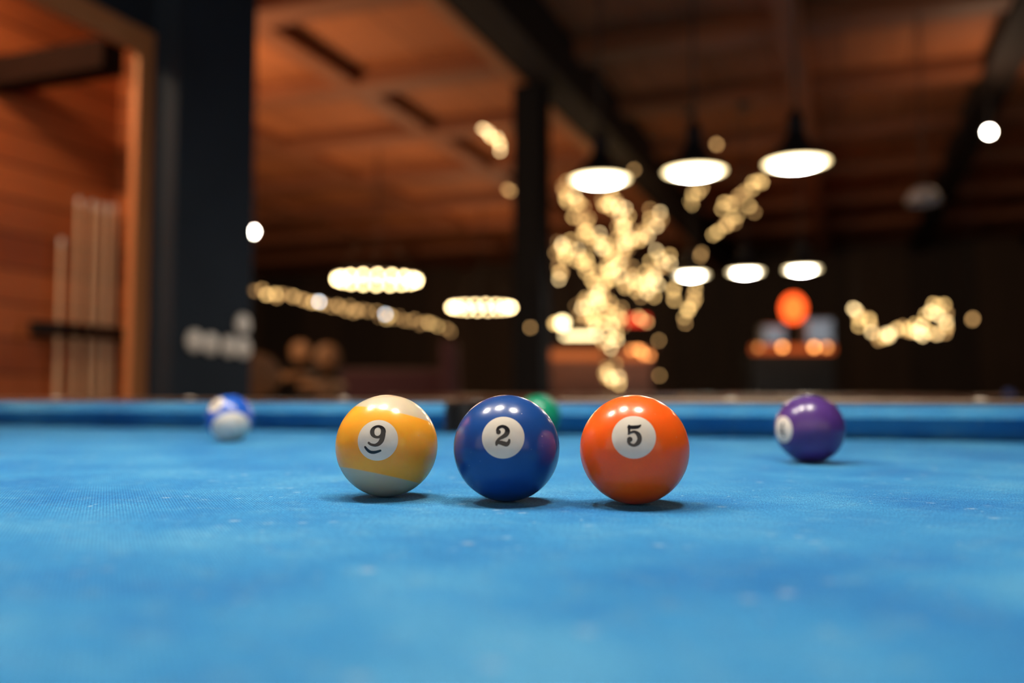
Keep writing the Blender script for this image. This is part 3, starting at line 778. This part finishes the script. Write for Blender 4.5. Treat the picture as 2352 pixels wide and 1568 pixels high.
light_string('single dim orange bulb on the right edge of the column foot', [(1218, 752)], 6.3, 10, 0, 0.0, ('bulb_dim',), r=0.012)
R = lambda x, y: (1600 + x / 3.128, 480 + y / 3.128)
light_string('garland of fairy lights on the right beyond the purple ball', [R(1140, 705), R(1150, 720), R(1190, 830), R(1220, 830), R(1260, 810), R(1300, 930), R(1330, 940), R(1420, 860), R(1500, 860), R(1560, 870), R(1600, 830), R(1660, 740), R(1740, 690), R(1780, 730), R(1740, 740), R(1810, 800), R(1800, 870), R(1720, 890), R(1640, 900), R(1520, 900)], 8.6, 10, 7, 0.1, ('bulb_warm', 'bulb_pale', 'bulb_dim'))
light_string('lone dim bulb at the right end of the garland', [R(1980, 795), R(1985, 785)], 8.6, 10, 0, 0.05, ('bulb_dim',))

# ------------------------------------------------------------------ bar behind the tree
BD = 11.0
def local_frame(p, rz): return Matrix.Translation(p) @ Matrix.Rotation(rz, 4, 'Z')
bar_c = P(1370, 907, BD); bz = FLOOR_Z
root = thing('bar_counter', 'dark wooden bar counter with an amber-lit edge behind the tree', 'bar counter', (bar_c.x, bar_c.y, bz), YAW)
half = 0.68
top = P(1370, 815, BD).z - bz
box_obj('body', (-half, 0, 0), (half, 0.5, top - 0.06), M['bar_wood'], root)
box_obj('worktop', (-half - 0.05, -0.08, top + 0.051), (half + 0.05, 0.55, top + 0.09), M['bar_wood'], root, 0.006)
box_obj('amber_edge', (-half, -0.02, top - 0.058), (half, 0.2, top + 0.05), M['glow_amber'], root)['label'] = 'glowing amber edge'
# bright strip lamp
p = P(1335, 770, BD - 0.3)
root = thing('strip_lamp', 'bright warm strip lamp glowing left of the tree trunk over the bar', 'lamp', p, YAW)
box_obj('tube', (-0.22, -0.02, -0.025), (0.20, 0.02, 0.015), emit('strip_tube', (1.0, 0.74, 0.36), 5.0), root, 0.005)
box_obj('housing', (-0.24, -0.03, 0.016), (0.22, 0.03, 0.06), M['black_metal'], root)
bm = bmesh.new(); add_tube(bm, [(0, 0, 0.06), (0, 0, CEIL_Z - p.z)], 0.006); obj('stem', bm, M['cord'], root)
p = P(1292, 742, BD - 0.35)
root = thing('bar_lamp', 'very bright small lamp at the left end of the bar', 'lamp', p)
bm = bmesh.new(); add_ball(bm, (0, 0, 0), 0.055, 20, 12); obj('globe', bm, M['strip_bright'], root, smooth=True)
bm = bmesh.new(); add_ball(bm, (-0.10, 0.02, 0), 0.03, 16, 10); obj('bulb', bm, M['bulb_warm'], root, smooth=True)
bm = bmesh.new(); add_tube(bm, [(0, 0, 0.05), (0, 0, CEIL_Z - p.z)], 0.006); obj('stem', bm, M['cord'], root)
p = P(1463, 735, BD + 0.2)
root = thing('red_sign', 'small glowing red sign right of the tree trunk', 'sign', p, YAW)
box_obj('panel', (-0.14, -0.02, -0.05), (0.14, 0.02, 0.05), M['neon_red'], root, 0.004)
box_obj('bracket', (-0.01, 0.021, -0.02), (0.01, 0.04, CEIL_Z - p.z), M['black_metal'], root)
light_string('pair of warm bulbs hanging in front of the red sign', [(1470, 722), (1482, 742)], BD - 0.2, 12, 4, 0.03, ('bulb_warm',))
light_string('orange bulbs along the right end of the bar', [(1455, 800), (1475, 812), (1490, 822)], BD - 0.3, 9, 5, 0.05, ('bulb_orange',), r=0.024)

# ------------------------------------------------------------------ kiosk with the red globe
KD = 11.5
kc = P(1825, 907, KD)
root = thing('service_counter', 'dark counter with an orange-lit front edge under the red globe', 'counter', (kc.x, kc.y, bz), YAW)
kt = P(1825, 800, KD).z - bz
box_obj('body', (-0.52, 0, 0), (0.52, 0.6, kt - 0.06), M['bar_dark'], root)
box_obj('worktop', (-0.55, -0.03, kt + 0.041), (0.55, 0.62, kt + 0.06), M['bar_dark'], root)
box_obj('orange_edge', (-0.52, -0.02, kt - 0.058), (0.52, 0.1, kt + 0.04), emit('orange_edge_light', (1.0, 0.17, 0.035), 0.42), root)['label'] = 'glowing orange front edge'
def machine(px0, px1, py, label):
    a, b = P(px0, py, KD + 0.25), P(px1, py, KD + 0.25); w = (b - a).length; z0 = bz + kt + 0.061
    c = (a + b) / 2
    root = thing('pale_grey_box', label, 'grey box', (c.x, c.y, z0), YAW)
    h = a.z - z0
    box_obj('casing', (-w / 2, -0.10, 0.0), (w / 2, 0.14, h), M['grey_metal'], root, 0.015)
    box_obj('front_glow', (-w / 2 + 0.02, -0.115, 0.03), (w / 2 - 0.02, -0.101, h - 0.03), M['added_glow'], root, 0.006)  # added glow, makes the grey box show paler
    box_obj('handle', (w / 2 - 0.05, -0.135, h * 0.3), (w / 2 - 0.035, -0.116, h * 0.7), M['black_metal'], root, 0.003)
machine(1748, 1800, 748, 'pale grey box with an added front glow on the counter, left of the red globe')
machine(1846, 1908, 732, 'pale grey box with an added front glow on the counter, right of the red globe')
p = P(1822, 708, KD - 0.1)
root = thing('red_globe_lamp', 'glowing orange-red globe lamp hanging over the dark counter', 'lamp', p)
bm = bmesh.new(); add_ball(bm, (0, 0, 0), 0.165, 32, 20, (0.9, 0.9, 1.1)); obj('globe', bm, M['globe_red'], root, smooth=True)
bm = bmesh.new(); add_tube(bm, [(0, 0, 0.18), (0, 0, CEIL_Z - p.z)], 0.006); obj('cord', bm, M['cord'], root)
for i, (px, w) in enumerate(((1742, 'leftmost'), (1797, 'second from the left'), (1870, 'second from the right'), (1899, 'rightmost'))):
    p = P(px, 797, KD - 0.16)
    root = thing('orange_lamp', f'round orange lamp on the dark counter front, {w} of four', 'lamp', p, YAW, 'orange lamps on the dark counter')
    bm = bmesh.new(); add_ball(bm, (0, 0, 0), 0.03, 16, 10); obj('globe', bm, emit('orange_globe', (1.0, 0.36, 0.09), (1.6, 7, 8, 4)[i]), root, smooth=True)
    bm = bmesh.new(); add_tube(bm, [(0, 0.02, 0), (0, 0.13, 0)], 0.012); obj('bracket', bm, M['black_metal'], root)

# ------------------------------------------------------------------ bar stools, sofa at the left
def stool(px, py, d, r, label):
    c = P(px, py, d)
    root = thing('bar_stool', label, 'bar stool', (c.x, c.y, FLOOR_Z), YAW + random.uniform(-.3, .3), 'tan bar stools')
    h = c.z - FLOOR_Z
    bm = bmesh.new(); add_ball(bm, (0, 0, 0), 1.0, 28, 16, (r, 0.035, r)); o = obj('backrest', bm, M['tan'], root, smooth=True); o.location = (0, 0.16, h); o.rotation_euler = (0.1, 0, 0)
    sh = h - r - 0.12
    bm = bmesh.new(); add_lathe(bm, [(0.17, sh - 0.05), (0.19, sh - 0.03), (0.19, sh), (0.15, sh + 0.02)], 28); obj('seat', bm, M['tan'], root, smooth=True)
    bm = bmesh.new()
    add_tube(bm, [(-0.1, 0.14, sh - 0.02), (-0.1, 0.19, h - r * 0.5), (-0.05, 0.20, h - r * 0.3), (0.05, 0.20, h - r * 0.3), (0.1, 0.19, h - r * 0.5), (0.1, 0.14, sh - 0.02)], 0.012)
    obj('back_frame', bm, M['black_metal'], root)
    for sx in (-1, 1):
        for sy in (-1, 1):
            bm = bmesh.new(); add_tube(bm, [(sx * 0.12, sy * 0.12, sh - 0.05), (sx * 0.18, sy * 0.18, 0)], 0.014); obj('leg', bm, M['black_metal'], root)
    bm = bmesh.new(); add_lathe(bm, [(0.165, 0.22), (0.18, 0.22), (0.18, 0.24), (0.165, 0.24), (0.165, 0.22)], 28, (0, 0, 0), False, False); obj('footrest', bm, M['black_metal'], root)
stool(592, 862, 6.3, 0.16, 'tan bar stool just right of the dark pier')
stool(672, 806, 8.0, 0.10, 'light tan bar stool under the long string of lights')
stool(742, 818, 7.3, 0.11, 'dimmer tan bar stool right of the light tan one')
stool(728, 900, 6.0, 0.09, 'low tan stool showing just over the far cushion')
c = P(930, 907, 9.2)
root = thing('booth_sofa', 'maroon booth sofa with one raised arm in the dark left of the column', 'sofa', (c.x, c.y, FLOOR_Z), YAW)
zs = P(930, 848, 9.2).z - FLOOR_Z; za = P(930, 790, 9.2).z - FLOOR_Z
box_obj('seat', (-0.7, -0.6, 0.1), (0.4, 0.0, 0.45), M['maroon'], root, 0.04)
box_obj('backrest', (-0.7, 0.01, 0.1), (0.4, 0.2, zs), M['maroon'], root, 0.04)
box_obj('armrest', (0.41, -0.6, 0.1), (0.56, 0.2, za), M['maroon'], root, 0.04)
box_obj('base', (-0.68, -0.55, 0.0), (0.54, 0.15, 0.098), M['black_metal'], root)

# ------------------------------------------------------------------ sockets on the pier
for i, (px, py) in enumerate(((445, 783), (482, 790), (524, 796), (557, 800), (556, 745))):
    p = on_x(px, py, LX1)
    w = ('first from the alcove', 'second from the alcove', 'third from the alcove', 'last and furthest from the alcove', 'single one above the others')[i]
    root = thing('wall_socket', f'pale round wall socket on the dark pier, {w}', 'wall socket', (LX1, p.y, p.z), 0, 'round sockets on the dark pier')
    bm = bmesh.new(); add_lathe(bm, [(0.042, 0.0), (0.041, 0.010), (0.036, 0.013)], 24); o = obj('plate', bm, M['white_plastic'], root, smooth=True); o.rotation_euler = (0, math.pi / 2, 0)
    bm = bmesh.new(); add_lathe(bm, [(0.018, 0.0131), (0.018, 0.015), (0.014, 0.0155)], 20); o = obj('insert', bm, M['white_plastic'], root, smooth=True); o.rotation_euler = (0, math.pi / 2, 0)

# ------------------------------------------------------------------ cue rack and cues in the alcove
CX = -2.955
pb = on_x(85, 752, CX); pe = on_x(285, 768, CX)
zr = pb.z
root = thing('cue_rack', 'black bar of the cue rack on the reddish boards', 'cue rack', (-3.0, (pb.y + pe.y) / 2, zr))
hl = abs(pe.y - pb.y) / 2
bm = bmesh.new(); add_box(bm, (0.001, -hl, -0.03), (0.018, hl, 0.03), 0.004)
obj('backplate', bm, M['black_metal'], root)
bm = bmesh.new(); add_box(bm, (0.062, -hl, -0.028), (0.072, hl, 0.028), 0.004)
for s in (-1, 1): add_box(bm, (0.018, s * hl - 0.008, -0.02), (0.062, s * hl + 0.008, 0.02))
obj('front_bar', bm, M['black_metal'], root)
cues = [(142, 548), (182, 455), (212, 462), (232, 468), (250, 470), (263, 472)]
names = ['short cue at the left end of the rack', 'tallest cue, second from the left in the rack', 'cue third from the left in the rack', 'cue third from the right in the rack', 'pale cue second from the right in the rack', 'cue at the right end of the rack by the frame']
proto = None
for (px, py), nm in zip(cues, names):
    t = on_x(px, py, CX); L_ = t.z - (FLOOR_Z + 0.16)
    root = thing('billiard_cue', 'upright wooden ' + nm, 'billiard cue', (CX, t.y, FLOOR_Z + 0.16), 0, 'cues in the rack')
    bm = bmesh.new(); add_lathe(bm, [(0.0125, 0.46), (0.0085, L_ - 0.03)], 16); obj('shaft', bm, M['cue_shaft'], root, smooth=True)
    bm = bmesh.new(); add_lathe(bm, [(0.013, 0.0), (0.015, 0.01), (0.0145, 0.3), (0.0126, 0.459)], 16); obj('butt', bm, M['cue_butt'], root, smooth=True)
    bm = bmesh.new(); add_lathe(bm, [(0.0086, L_ - 0.029), (0.0086, L_ - 0.006), (0.007, L_)], 16); obj('tip', bm, M['cue_tip'], root, smooth=True)
sh = tag(box_obj('rack_shelf', (-3.0, min(pb.y, pe.y) - 0.03, FLOOR_Z + 0.10), (-2.90, max(pb.y, pe.y) + 0.03, FLOOR_Z + 0.158), M['black_metal'], None, 0.004), 'low black ledge the cues stand on', 'shelf')

# ------------------------------------------------------------------ chalk on the second table's rail
t2 = table2.location
p = on_y(2318, 900, t2.y - HW - 0.115)
bm = bmesh.new(); add_box(bm, (-0.013, -0.013, 0), (0.013, 0.013, 0.024), 0.002)
tag(obj('chalk_cube', bm, M['chalk'], None, loc=(p.x, p.y, 0.0497)), 'blue chalk cube on the rail of the second table at far right', 'chalk')
